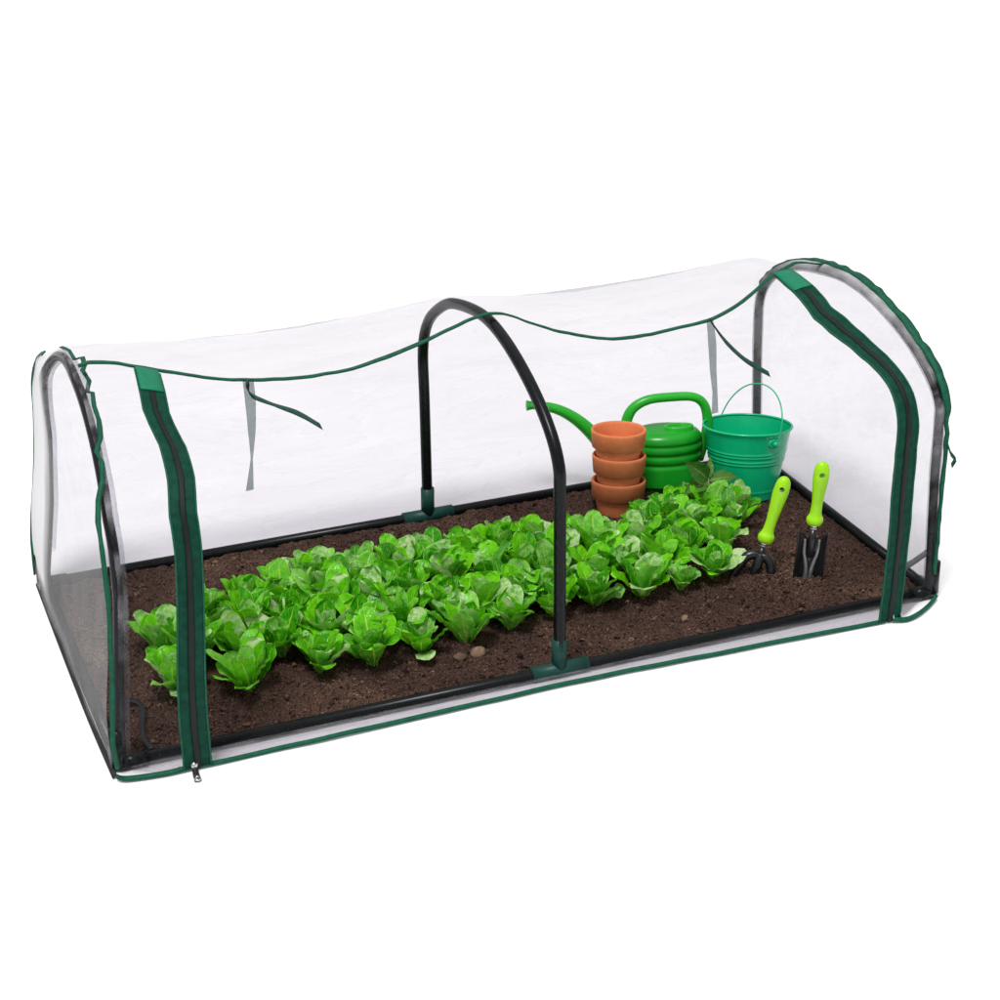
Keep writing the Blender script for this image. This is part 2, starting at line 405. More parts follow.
# tee and corner fittings
def tee(x, y, cnr=None):
    m = MB(); up_ = .085
    if cnr is None:
        m.add(*tube([(x-.062, y, hz), (x+.062, y, hz)], .0165, 18))
    else:
        m.add(*tube([(x, y, hz), (x+cnr[0]*.05, y, hz)], .0155, 16)); m.add(*tube([(x, y, hz), (x, y+cnr[1]*.05, hz)], .0155, 16))
    m.add(*tube([(x, y, hz*.9), (x+.0005, y+(.004 if y < .3 else 0), up_)], .016, 18))
    return m.v, m.f
G('tee_fitting', tee(.9062, .002), 'tee'); G('tee_fitting', tee(.9062, W), 'tee')
for x, sx in ((0, 1), (L, -1)):
    for y, sy in ((0, 1), (W, -1)): G('corner_fitting', tee(x, y, (sx, sy)), 'pipe')

# cover: profile K swept along x with sag between hoops
KP = [(-.055, .004), (-.058, .2), (-.052, .40), (-.035, .475), (.03, .535), (.14, .592), (.28, .645), (.42, .658), (.58, .632), (.68, .59), (.77, .525), (.812, .43), (.806, .2), (.797, .004)]
KC = catmull(KP, 14)
KH = [(-.010, .004), (-.006, .2), (.002, .40), (.011, .470), (.060, .531), (.160, .590), (.292, .636), (.42, .648), (.581, .620), (.677, .576), (.760, .513), (.799, .43), (.796, .2), (.789, .004)]
KHC = catmull(KH, 14)
seg = np.r_[0, np.cumsum(np.linalg.norm(np.diff(KC, axis=0), axis=1))]; seg /= seg[-1]
SX = [-.1, .0, .065, .125, .184, .29, .39, .493, .598, .706, .79, .85, .885, .93, .965, 1.016, 1.097, 1.179, 1.274, 1.418, 1.515, 1.60, 1.72, 1.8, 1.9]
SZ = [.672, .672, .672, .662, .642, .607, .586, .574, .577, .600, .625, .645, .657, .657, .637, .608, .579, .560, .555, .569, .597, .622, .632, .625, .62]
def interp_s(x, X, Y):
    return float(np.interp(x, X, Y))*.5 + .25*float(np.interp(x-.03, X, Y)) + .25*float(np.interp(x+.03, X, Y))
def S(x, s, off=0.0):
    y = float(np.interp(s, seg, KC[:, 0])); z = float(np.interp(s, seg, KC[:, 1]))
    e = max(sstep(1.67, 1.79, x), sstep(.07, -.01, x))
    if e > 0:
        y += e*(float(np.interp(s, seg, KHC[:, 0]))-y); zh = float(np.interp(s, seg, KHC[:, 1]))
        if x > 1 and zh > .38: zh *= 1-.048*(zh-.38)/.26
        z += e*(zh-z)
    ds = .004
    ty = float(np.interp(s+ds, seg, KC[:, 0])-np.interp(s-ds, seg, KC[:, 0])); tz = float(np.interp(s+ds, seg, KC[:, 1])-np.interp(s-ds, seg, KC[:, 1]))
    l = math.hypot(ty, tz); n_y, n_z = -tz/l, ty/l
    sag = .657 - interp_s(x, SX, SZ)
    if s < .5: wgt = sstep(-.05, .20, y)
    else: wgt = 1-.62*sstep(.38, .60, y)-.38*sstep(.60, .80, y)
    if z < .42: wgt = 0
    wgt *= 1-e
    z -= sag*wgt
    if y < 0: y *= float(np.interp(x, [-.1, .0, .14, .5, .9, 1.3, 1.65, 1.74, 1.8, 1.9], [.9, .9, .98, .9, .74, .95, 1.18, 1.15, 1, 1]))
    b = .034*math.exp(-((x-.155)/.10)**2)*math.exp(-((y-.02)/.11)**2)*sstep(.40, .55, z)     # stiff zip head pushes the shoulder out
    b += .020*math.exp(-((x-1.645)/.07)**2)*math.exp(-((y+.01)/.07)**2)*sstep(.40, .50, z)
    y += n_y*b; z += n_z*b
    wr = .0028*noise.noise((x*9, s*30, 1.7))+.0016*noise.noise((x*26, s*60, 5.))
    y += n_y*(wr+off); z += n_z*(wr+off)
    xx = x
    if x < .35:                                           # left end leans in with its hoop
        k = 1-max(0, x)/.35
        xx = x + k*(-.016+.030*sstep(.1, .45, z)+.010*sstep(.5, .62, s)*sstep(.05, .3, z))
    return Vector((xx, y, max(z, .003)))
def s_at_y(yv):    # front half
    i = np.argmax(seg > .5); i = int(np.argmin(abs(KC[:, 0]-yv)[:int(len(KC)*.62)])); return float(seg[i])
s37, s51 = s_at_y(.37), s_at_y(.51)
def s_seam(x): return s37+(s51-s37)*sstep(1.42, 1.82, x)
def xzipL(q): return float(np.interp(q, [0, .35, .55, .62, .72, .83, 1], [.145, .141, .143, .156, .165, .160, .180]))
def xzipR(q): return float(np.interp(q, [0, .35, .60, .68, .8, 1], [1.650, 1.651, 1.658, 1.650, 1.622, 1.635]))
def patch(u0, u1, f, nu, nv):
    V = []; F = []
    for j in range(nv+1):
        for i in range(nu+1): V.append(f(i/nu, j/nv))
    for j in range(nv):
        for i in range(nu):
            a = j*(nu+1)+i; F.append((a, a+1, a+nu+2, a+nu+1))
    return V, F
XL, XR = 0.0, 1.8
S_EAVE = float(seg[int(np.argmin(abs(KC[:, 0]-.66)[int(len(KC)*.5):])+int(len(KC)*.5))]) if False else float(np.interp(.66, KC[len(KC)//2:len(KC)//2+60, 0], seg[len(KC)//2:len(KC)//2+60]))
G('roof_film', patch(0, 1, lambda u, v: S(XL+(XR-XL)*u, s_seam(XL+(XR-XL)*u)*(1-v)+S_EAVE*v), 150, 36), 'roof_film')
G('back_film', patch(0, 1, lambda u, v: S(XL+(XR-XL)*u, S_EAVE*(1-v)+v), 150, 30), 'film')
def front(fa, fb):
    def f(u, v):
        xa, xb = fa(v), fb(v); x = xa+(xb-xa)*u
        return S(x, s_seam(x)*v)
    return f
G('door_film', patch(0, 1, front(xzipL, xzipR), 130, 46), 'door_film')
G('side_film', patch(0, 1, front(lambda v: XL, xzipL), 16, 46), 'side_film')
G('side_film', patch(0, 1, front(xzipR, lambda v: XR), 16, 46), 'side_film')
def skirt(u, v):
    x = .02+1.76*u; h = S(x, 0); r = .0035*noise.noise((x*16, v*2.5, 8.))*math.sin(PI*v)
    return Vector((x, -.0135+(h.y+.0135)*v, .010*(1-v)+.005*v+max(0, .003+r)))
G('skirt_film', patch(0, 1, skirt, 140, 6), 'skirt')
# end sheets
def end_sheet(x, bulge, veil):
    prof = [S(x, s) for s in np.linspace(0, 1, 81)]
    V = []; F = []; nn = 40; A = []
    for i in range(nn+1):
        a, b = prof[i], prof[80-i]
        for j in range(31):
            t = j/30; p = a.lerp(b, t)
            p.x += bulge*math.sin(PI*t)*math.sin(PI*min(1, i/nn*1.02)) + .004*noise.noise((p.y*7, p.z*7, x))
            V.append(p); A.append(veil(p))
    for i in range(nn):
        for j in range(30):
            a = i*31+j; F.append((a, a+1, a+32, a+31))
    return V, F, A
def film_part(name, vfa, mat):
    return gpart(mesh_obj(name, vfa[0], vfa[1], M[mat], None, True, None, {'veil': vfa[2]}))
# milkier low on the left sheet, near opaque white in the rear corner
def veil_milky(p): return .15*sstep(.52, .36, p.z)*(1+.25*noise.noise((p.y*12, p.z*12, 0))) + 1.25*sstep(.56, .72, p.y)*sstep(.03, .10, p.z)*(1+.5*noise.noise((p.y*22, p.z*5, 3)))
def veil_clear(p): return .07*sstep(.10, .0, p.z)+.22*sstep(.16, .02, p.y)*sstep(.20, .03, p.z)*(.6+.8*noise.noise((p.y*60, p.z*40, 7)))
film_part('end_film', end_sheet(XL, -.006, veil_milky), 'end_film'); film_part('end_film', end_sheet(XR, .004, veil_clear), 'film')

def strip_on(sfun, xfun, q0, q1, n, width, off, thick=.0025, m=4):
    top = []; bot = []
    for i in range(n+1):
        q = q0+(q1-q0)*i/n; x = xfun(q)
        for k in range(m+1):
            xk = x+width*(k/m-.5); s = sfun(q, x)
            top.append(S(xk, s, off)); bot.append(S(xk, s, off-thick))
    nt_ = len(top); V = top+bot; F = []; w_ = m+1
    for i in range(n):
        for k in range(m):
            a = i*w_+k; F.append((a, a+1, a+w_+1, a+w_)); F.append((a+nt_, a+w_+nt_, a+w_+1+nt_, a+1+nt_))
        for k, fl_ in ((0, 0), (m, 1)):
            a = i*w_+k; f = (a, a+w_, a+w_+nt_, a+nt_); F.append(f if not fl_ else f[::-1])
    for k in range(m):
        F.append((k+1, k, k+nt_, k+1+nt_)); a = n*w_+k; F.append((a, a+1, a+1+nt_, a+nt_))
    return V, F
# zips: two tapes, coil, cap patch, slider
for nm, xz, sd in (('left', xzipL, -1), ('right', xzipR, 1)):
    z = empty('zipper', 'x', 'x'); del z['label']; del z['category']; gpart(z)
    tw = .0175
    sf_ = lambda q, x: s_seam(x)*q
    parts = []
    for a in (-1, 1):
        parts.append(mesh_obj('zip_tape', *strip_on(sf_, lambda q, a=a: xz(q)+a*.0148, .0, .985, 70, .0215, .0045), M['zip_tape']))
    parts.append(mesh_obj('zip_teeth', *strip_on(sf_, lambda q: xz(q), .0, .90, 70, .0100, .0062, .004), M['teeth']))
    for a in (-1, 1):
        parts.append(mesh_obj('tape_edge', *strip_on(sf_, lambda q, a=a: xz(q)+a*.0250, .0, .985, 70, .0035, .0055, .003), M['trim']))
    parts.append(mesh_obj('top_patch', *strip_on(sf_, lambda q: xz(q), .895, .995, 14, .046, .0075, .003), M['patch']))
    for p in parts: p.parent = z
# left slider with pull tab resting on the floor in front
pl = empty('zip_pull', 'x', 'x'); del pl['label']; del pl['category']; gpart(pl)
m = MB()
m.add(*ribbon([(.128, -.062, .011), (.128, -.066, .010), (.1265, -.081, .0055), (.126, -.097, .0035)], [.008, .011, .0125, .0135], (1, .12, 0), (0, .2, 1), .003))
o = m.build('pull_tab', M['gun'], pl)
V, F = tube([(.126+.0052*math.cos(t), -.0935+.0062*math.sin(t), .0058) for t in np.linspace(0, 2*PI, 17)], .0018, 8, False)
mesh_obj('pull_eyelet', V, F, M['metal'], pl)
mesh_obj('slider', *ribbon([(.130, -.052, .022), (.129, -.060, .014), (.128, -.064, .009)], [.012, .013, .009], (1, 0, 0), (0, -.6, .8), .006), M['metal'], pl)
V, F = tube([(1.668+.010*math.cos(t), -.070+.002*math.sin(t), .016+.012*math.sin(t)) for t in np.linspace(0, 2*PI, 21)], .0013, 8, False)
G('zip_ring', (V, F), 'metal')

# seam binding along the roof
def line_on(xs, sf, off):
    return [S(x, sf(x), off) for x in xs]
xs = np.linspace(.045, 1.79, 170)
P = line_on(xs, s_seam, .005)
wl = [.011+.003*noise.noise((x*5, 0, 0)) for x in xs]
G('seam_binding', ribbon(P, wl, [S(x, s_seam(x)+.012)-S(x, s_seam(x)-.012) for x in xs], (0, -.5, 1), .004), 'trim')
# hems lying on the floor
def hem(pts, wd, thick=.004, width=.0085, nd=(0, -.6, .8)):
    P = catmull(pts, 10); return ribbon([tuple(p) for p in P], width, wd, nd, thick)
hy = [(x, S(x, 0).y-.002, .007+.003*noise.noise((x*6, 1, 0))) for x in np.linspace(.10, 1.64, 24)]
G('hem_binding', hem(hy, (0, .8, .6)), 'trim')
G('hem_binding', hem([(1.655, -.070, .010), (1.685, -.078, .007), (1.72, -.070, .008), (1.765, -.045, .008), (1.803, -.018, .012)], (0, .8, .6), width=.010), 'trim')
G('hem_binding', hem([(.125, -.055, .008), (.08, -.056, .007), (.035, -.052, .007), (.0, -.046, .008), (-.014, -.036, .010)], (0, .8, .6), width=.010), 'trim')
G('hem_binding', hem([(-.016, -.03, .007), (-.018, .2, .006), (-.016, .5, .006), (-.012, .795, .006)], (1, 0, .4), width=.010, nd=(-.4, 0, 1)), M['strap_dark'])
# end bindings
JAG = [(-.013, -.052, .036), (-.017, -.053, .093), (-.006, -.055, .229), (.001, -.053, .390), (.002, -.034, .480), (.006, .003, .517), (.016, .040, .542), (.033, .077, .563), (.042, .115, .581), (.037, .139, .592),
       (.053, .169, .605), (.060, .211, .623), (.060, .249, .636), (.066, .288, .647), (.060, .313, .652), (.073, .355, .657), (.069, .395, .664), (.079, .425, .662), (.079, .444, .672), (.066, .457, .664), (.064, .500, .668), (.058, .560, .655)]
JAG = [(x, y, z-(.012 if z > .65 else 0)) for x, y, z in JAG]
jp = []
for a, b in zip(JAG[:-1], JAG[1:]):
    a = Vector(a); b = Vector(b)
    for k in range(4): jp.append(a.lerp(b, k/4))
jp.append(Vector(JAG[-1]))
jw = [.0085+.003*noise.noise((p.y*30, p.z*30, 0)) for p in jp]
G('end_binding', ribbon(jp, jw, (1, -.35, .2), (-.3, -.7, .7), .006), 'trim')
bp_ = [S(XL, s, .004) for s in np.linspace(.60, .985, 40)]
bp_ = [Vector((p.x+.002, p.y, p.z)) for p in bp_]
G('end_binding', ribbon(bp_, .012, (.6, .0, .5), (0, 1, 0), .007), 'trim')
def rtrim(s): 
    p = S(XR, s, .006); p.x += -.008+.004*noise.noise((s*60, 2, 0)); p.z += .005*noise.noise((s*48, 0, 4)); return p
rp = [rtrim(s) for s in np.linspace(.03, .80, 110)]
rw = [.007+.011*sstep(.40, .50, p.z)+.003*noise.noise((p.y*20, p.z*20, 0)) for p in rp]
rn = [(rp[min(i+1, 109)]-rp[max(i-1, 0)]).cross(Vector((1, 0, 0))) for i in range(110)]
G('end_binding', ribbon(rp, rw, (1, 0, 0), rn, .007), 'trim')
# small tabs
G('fabric_tab', ribbon([(1.790, -.012, .378), (1.800, -.016, .352), (1.811, -.02, .338), (1.800, -.024, .328)], .010, (0, .5, 1), (1, 0, .2), .003), 'trim')
# tie straps that hold the rolled up door
def tie(base, a, b, wa, wb):
    t = empty('tie_strap', 'x', 'x'); del t['label']; del t['category']; gpart(t)
    Pa = catmull([base]+a, 6); Pb = catmull([base]+b, 6)
    mesh_obj('outer_strap', *ribbon([tuple(p) for p in Pa], list(np.interp(np.linspace(0, 1, len(Pa)), np.linspace(0, 1, len(wa)), wa)), (-.35, .1, .9), (0, -1, .3), .002), M['strap'], t)
    mesh_obj('inner_strap', *ribbon([tuple(p) for p in Pb], list(np.interp(np.linspace(0, 1, len(Pb)), np.linspace(0, 1, len(wb)), wb)), (1, .1, 0), (.1, -1, .2), .002), M['sheer'], t)
q = S(.385, s_seam(.385), 0)
tie((q.x, q.y-.004, q.z+.006), [(.383, q.y-.018, q.z-.018), (.420, .315, .556), (.470, .310, .530), (.515, .310, .495)], [(.381, .34, .560), (.379, .335, .50), (.374, .33, .44), (.366, .33, .372)], [.012, .018, .010, .018, .017], [.022, .022, .016, .004, .016])
q = S(1.415, s_seam(1.415), 0)
tie((q.x, q.y-.004, q.z+.006), [(1.432, .325, .540), (1.475, .32, .496), (1.51, .32, .470), (1.545, .32, .447)], [(1.410, .34, .53), (1.413, .335, .47), (1.417, .33, .42), (1.420, .33, .37)], [.012, .022, .018, .018, .015], [.016, .020, .016, .012, .016])
G('corner_strap', ribbon([tuple(p) for p in catmull([(.045, .175, .026), (.060, .188, .026), (.078, .178, .024), (.077, .140, .022), (.066, .095, .021), (.060, .05, .021), (.066, .012, .022)], 8)], [.010], (.9, .35, .25), (0, 0, 1), .002) if False else
  ribbon([tuple(p) for p in catmull([(.045, .175, .030), (.060, .188, .030), (.078, .178, .027), (.077, .140, .024), (.066, .095, .022), (.060, .05, .022), (.066, .012, .023)], 8)], .011, [(0, 1, .4)]*8+[(.7, .7, .4)]*8+[(1, .1, .2)]*33, (0, 0, 1), .003), 'strap_dark')
G('corner_strap', ribbon([(1.735, .020, .075), (1.752, .012, .088), (1.768, .008, .100), (1.778, .002, .112)], .016, (-.2, 0, 1), (0, 1, 0), .002), 'grey_strap')

# ------------------------------------------------------------------ objects on the soil
def frame_obj(root, tilt, yaw=0):
    """lean a thing away from the camera, as it stands sunk in soft soil"""
    root.rotation_euler = (Matrix.Rotation(yaw, 3, 'Z') @ Matrix.Rotation(-tilt, 3, 'X')).to_euler()
VIEW = -.42

# terracotta pots: three nested
def pot(loc, mat, label, tilt, yaw, s=1.0):
    r = empty('terracotta_pot', label, 'flower pot', loc, 'stack of terracotta pots'); frame_obj(r, tilt, VIEW)
    H = .086
    body = [(.0, 0), (.046, 0), (.0475, .0015), (.0485, .006), (.0555, .043)]
    V, F = lathe([(a*s, b) for a, b in body+[(.0545, .0455)]], 72); F.append(tuple(reversed(range(72)))) 
    inner = [(.059, .084), (.0565, .080), (.0545, .060), (.050, .040), (.044, .012), (.0, .010)]
    mb = MB(); mb.add(V, F); mb.add(*lathe([(a*s, b) for a, b in inner], 72))
    mb.build('pot_body', mat, r)
    rim = [(.0555, .0432), (.0600, .0428), (.0622, .0445), (.0648, .078), (.0652, .083), (.0635, .0862), (.0610, .0862), (.059, .084)]
    mesh_obj('pot_rim', *lathe([(a*s, b) for a, b in rim], 72), mat, r)
    return r
px, py, pz = 1.338, .632, .004
ax = Vector((math.sin(.42), math.cos(.42), 0))
T_ = .13
st = Vector((ax.x*math.sin(T_), ax.y*math.sin(T_), math.cos(T_)))
pot((px, py, pz), M['pots'][0], 'bottom terracotta pot of the stack, darkest, standing on the soil', T_, 0, 1.0)
p1 = Vector((px, py, pz)) + st*.0625; pot(p1+Vector((.000, 0, 0)), M['pots'][1], 'middle terracotta pot, wedged between the other two of the stack', T_-.01, 0, .985)
p2 = Vector((px, py, pz)) + st*.1255; pot(p2+Vector((-.003, 0, 0)), M['pots'][2], 'top terracotta pot of the stack, open and pale inside', T_-.02, 0, 1.005)

# watering can
wc = empty('watering_can', 'ribbed green plastic watering can with loop handle and long curved spout', 'watering can', (1.508, .722, .004)); frame_obj(wc, .12, -.20); wc.scale = (1.03, 1, .93)
prof = [(.078, .0), (.086, .004), (.0885, .02)]
for k in range(61):
    z = .02+.115*k/60
    rib = 0
    for c in (.078, .104, .130): rib += .0042*math.exp(-((z-c)/.0060)**2)
    prof.append((.0895+.001*math.sin(z*60)-rib, z))
prof += [(.089, .140), (.086, .149), (.079, .157), (.066, .162), (.045, .165), (.02, .166), (.0, .166)]
V, F = lathe(prof, 72, 1.0, .78); F.append(tuple(reversed(range(72))))
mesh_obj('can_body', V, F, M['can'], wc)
# filler opening
fm = MB()
V, F = lathe([(.036, .160), (.036, .171), (.034, .1735), (.031, .1735), (.029, .1715), (.027, .1665)], 40, 1.0, .62)
V = [(x+.030, y-.015, z) for x, y, z in V]; fm.add(V, F)
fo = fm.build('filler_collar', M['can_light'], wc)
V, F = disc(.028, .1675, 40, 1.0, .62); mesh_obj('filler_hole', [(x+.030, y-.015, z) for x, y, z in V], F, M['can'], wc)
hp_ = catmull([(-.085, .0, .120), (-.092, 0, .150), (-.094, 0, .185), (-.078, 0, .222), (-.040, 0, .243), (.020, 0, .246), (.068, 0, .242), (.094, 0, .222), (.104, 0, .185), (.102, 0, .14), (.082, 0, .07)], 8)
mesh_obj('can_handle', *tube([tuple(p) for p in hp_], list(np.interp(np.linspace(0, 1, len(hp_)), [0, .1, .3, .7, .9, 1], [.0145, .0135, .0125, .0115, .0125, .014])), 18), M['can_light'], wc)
sp_ = catmull([(-.065, 0, .035), (-.11, 0, .060), (-.145, .0, .118), (-.180, 0, .168), (-.218, 0, .208), (-.260, 0, .236), (-.306, 0, .250), (-.332, 0, .252)], 8)
sr = list(np.interp(np.linspace(0, 1, len(sp_)), [0, .3, .6, .9, .95, 1], [.026, .019, .0145, .0108, .0112, .0135]))
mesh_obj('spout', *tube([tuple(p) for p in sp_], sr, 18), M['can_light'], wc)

# bucket
bk = empty('bucket', 'teal green metal bucket with raised wire handle behind the lettuces', 'bucket', (1.668, .606, .006)); frame_obj(bk, .16, VIEW); bk.scale = (1, 1, .965)
H = .182; r0, r1 = .074, .106
prof = [(r0-.004, 0), (r0, .002)]
for k in range(101):
    z = .003+(H-.008)*k/100; r = r0+(r1-r0)*z/H
    for c in (.098, .106, .118, .1255): r += .0017*math.exp(-((z-c)/.0022)**2)
    for c in (.024,): r += .0010*math.exp(-((z-c)/.003)**2)
    prof.append((r, z))
inn = [(r0+(r1-r0)*z/H-.002, z) for z in np.linspace(H-.004, .004, 30)]+[(0, .004)]
mb = MB(); V, F = lathe(prof+[(r1+.0005, H-.003)], 96); F.append(tuple(reversed(range(96)))); mb.add(V, F); mb.add(*lathe(inn, 96))
mb.build('bucket_body', M['bucket'], bk)
mesh_obj('bucket_rim', *tube([((r1+.0008)*math.cos(t), (r1+.0008)*math.sin(t), H-.001) for t in np.linspace(0, 2*PI, 97)], .0032, 10, False), M['bucket'], bk)
ea = -.98       # direction of the near ear in the bucket's own frame
for a in (ea, ea+PI):
    d = Vector((math.cos(a), math.sin(a), 0)); tv = Vector((-d.y, d.x, 0)); sl = Vector((d.x*(r1-r0)/H, d.y*(r1-r0)/H, 1)).normalized()
    nrm = tv.cross(sl).normalized()
    ze = H-.026; cen = d*(r0+(r1-r0)*ze/H)+Vector((0, 0, ze))
    V = []; F = []
    for ring, (k, h) in enumerate(((1, .0008), (.92, .0035), (.62, .0042), (.5, .0030), (0.01, .0030))):
        for j in range(32):
            t = 2*PI*j/32; p = cen+tv*(.019*k*math.cos(t))+sl*(.0135*k*math.sin(t))
            rr = math.hypot(p.x, p.y); f = (r0+(r1-r0)*p.z/H+h)/rr; V.append((p.x*f, p.y*f, p.z))
    for ring in range(4):
        for j in range(32): F.append((ring*32+j, ring*32+(j+1) % 32, (ring+1)*32+(j+1) % 32, (ring+1)*32+j))
    e = mesh_obj('handle_ear', V, F, M['bucket'], bk)
    kn = [(0, .010), (.004, .0098), (.0072, .007), (.0082, .003), (.0080, -.001)]
    V, F = lathe(kn, 24)
    R = Matrix((tv, sl, nrm)).transposed()
    if nrm.dot(d) < 0: R = Matrix((tv, sl, -nrm)).transposed()
    mesh_obj('ear_knob', [R@Vector(v)+cen+d*.003 for v in V], F, M['bucket'], e)
A = Vector((math.cos(ea), math.sin(ea), 0)); B = Vector((-A.y, A.x, 0))
ze = H-.024; hb = []
for k in range(41):
    t = PI*k/40; rad = .112
    up_ = Vector((0, 0, 1))*.95+B*.34
    hb.append(A*(rad*math.cos(t))+Vector((0, 0, ze))+up_*(.128*math.sin(t)**.85))
hb = [A*.108+Vector((0, 0, ze-.006))]+hb+[A*-.108+Vector((0, 0, ze-.006))]
mesh_obj('wire_handle', *tube([tuple(p) for p in hb], .0018, 8), M['bucket'], bk)

# hand tools: local frame +z up the handle, -y towards the viewer
def tool_handle(root, L0, L1, sc_=1.0):
    prof = [(0.0, .0), (.0125, .0005), (.0165, .004), (.0185, .010), (.0180, .017), (.0145, .024), (.0125, .034), (.0128, .055), (.0150, .080), (.0172, .104), (.0175, .124), (.0160, .140), (.0120, .150), (.006, .1555), (0, .157)]
    P = catmull(prof, 5); P[:, 0] = np.maximum(P[:, 0], .0)
    k = (L1-L0)/.157
    V, F = lathe([(r*sc_, L0+z*k) for r, z in P], 32, 1.0, .80)
    # shallow grip flutes
    V2 = []
    for x, y, z in V:
        t = math.atan2(y, x); q = (z-L0)/(L1-L0); a = .06*sstep(.25, .35, q)*(1-sstep(.62, .75, q)); f = 1-a*abs(math.cos(3*t)); V2.append((x*f, y*f, z))
    me = bpy.data.meshes.new('tmp'); me.from_pydata(V2, [], F); me.update()
    bm = bmesh.new(); bm.from_mesh(me); bmesh.ops.remove_doubles(bm, verts=bm.verts, dist=1e-5); bmesh.ops.recalc_face_normals(bm, faces=bm.faces); bm.to_mesh(me); bm.free()
    ho = bpy.data.objects.new('tmp', me); C.objects.link(ho)
    zc = L0+.128*k
    Vc, Fc = tube([(0, -.05, zc), (0, .05, zc)], .0062, 20)
    co = mesh_obj('tmp_cut', Vc, Fc, None); bm = bmesh.new(); bm.from_mesh(co.data); bmesh.ops.recalc_face_normals(bm, faces=bm.faces); bm.to_mesh(co.data); bm.free()
    md = ho.modifiers.new('b', 'BOOLEAN'); md.object = co; md.operation = 'DIFFERENCE'; md.solver = 'EXACT'
    dg = bpy.context.evaluated_depsgraph_get(); dg.update()
    nm_ = bpy.data.meshes.new_from_object(ho.evaluated_get(dg)); nm_.name = 'grip'
    bpy.data.objects.remove(ho); bpy.data.objects.remove(co)
    bm = bmesh.new(); bm.from_mesh(nm_)
    for f in bm.faces: f.smooth = True
    for e in bm.edges:
        if len(e.link_faces) == 2 and e.calc_face_angle(0) > .8: e.smooth = False
    bm.to_mesh(nm_); bm.free()
    nm_.materials.clear(); nm_.materials.append(M['lime'])
    o = bpy.data.objects.new('grip', nm_); C.objects.link(o); o.parent = root
    return o
def aim(root, up_, face):
    z = Vector(up_).normalized(); y = -(Vector(face)-z*Vector(face).dot(z)).normalized(); x = y.cross(z)
    root.rotation_euler = Matrix((x, y, z)).transposed().to_euler()
def ferrule(root, z0, z1, r=.0068):
    m = MB(); m.add(*lathe([(r*.9, z0), (r, z0+.001), (r, z0+(z1-z0)*.45), (r*.86, z0+(z1-z0)*.5), (r, z0+(z1-z0)*.55), (r, z1), (0, z1)], 24))
    return m.build('ferrule', M['metal'], root)
CV = Vector((-.45, -.85, .30))
# trowel
tr = empty('trowel', 'black hand trowel with upright lime green handle, stuck in soil at the right', 'trowel', (1.556, .128, .006))
aim(tr, (.022, .000, .30), CV+Vector((.10, 0, 0)))
V = []; F = []; nu, nv = 28, 30
for j in range(nv+1):
    t = j/nv; z = -.02+.160*t
    hw = .0315+.0020*t
    for i in range(nu+1):
        u = -1+2*i/nu; x = hw*u
        y = -.016*(abs(u)**2.0)                              # sides curl towards the viewer
        top = z
        g = math.exp(-(u/.30)**2)
        y -= g*.0100*(1-sstep(.60, .80, t)*(1-0))            # pressed rib, runs out under the socket
        if t > .86: top = z - .026*(1-abs(u))*(t-.86)/.14 + .006*abs(u)*(t-.86)/.14
        V.append((x, y, top))
for j in range(nv):
    for i in range(nu):
        a = j*(nu+1)+i; F.append((a, a+1, a+nu+2, a+nu+1))
bl = mesh_obj('blade', V, F, M['black'], tr)
sm = bl.modifiers.new('thick', 'SOLIDIFY'); sm.thickness = .0022; sm.offset = 0
m = MB(); m.add(*tube([(0, -.0035, .072), (0, -.004, .085), (0, -.004, .12), (0, -.001, .146)], [.004, .0085, .0095, .0075], 18)); m.build('socket', M['black'], tr)
# raised Y shaped ridge, grey metal with its bright highlight put into the colour
for sgn in (-1, 1):
    Pk = catmull([(sgn*.0052, -.0105, -.02), (sgn*.0052, -.0115, .020), (sgn*.0056, -.0115, .050), (sgn*.0095, -.0105, .072), (sgn*.0145, -.0090, .092), (sgn*.0160, -.0078, .124)], 6)
    m = MB(); m.add(*tube([tuple(p) for p in Pk], list(np.linspace(.0058, .0030, len(Pk))), 12)); m.build('blade_ridge', M['ridge_glint'], tr)
ferrule(tr, .140, .158); tool_handle(tr, .156, .306)
# fork
fk = empty('hand_fork', 'black three pronged hand fork with leaning lime green handle, beside the lettuces', 'hand fork', (1.466, .205, .004))
aim(fk, (.075, .012, .235), CV)
m = MB()
m.add(*tube([(0, 0, .085), (0, -.002, .070), (0, -.004, .058)], [.0075, .0085, .0095], 18)); m.build('socket', M['black'], fk)
for sgn, pts in ((-1, [(0, -.002, .062), (-.014, -.003, .062), (-.029, -.006, .052), (-.038, -.010, .028), (-.044, -.012, .004), (-.047, -.012, -.022)]),
                 (0, [(0, -.003, .066), (0, -.008, .050), (-.001, -.011, .025), (-.002, -.012, 0), (-.002, -.012, -.025)]),
                 (1, [(0, -.002, .062), (.014, -.003, .062), (.028, -.006, .050), (.034, -.010, .026), (.032, -.012, .002), (.028, -.012, -.022)])):
    P = catmull(pts, 7); V, F = tube([tuple(p) for p in P], list(np.interp(np.linspace(0, 1, len(P)), [0, .35, .75, 1], [.0105, .0115, .0092, .0065])), 14)
    mesh_obj('prong', V, F, M['black'], fk)
ferrule(fk, .078, .096); tool_handle(fk, .094, .252)

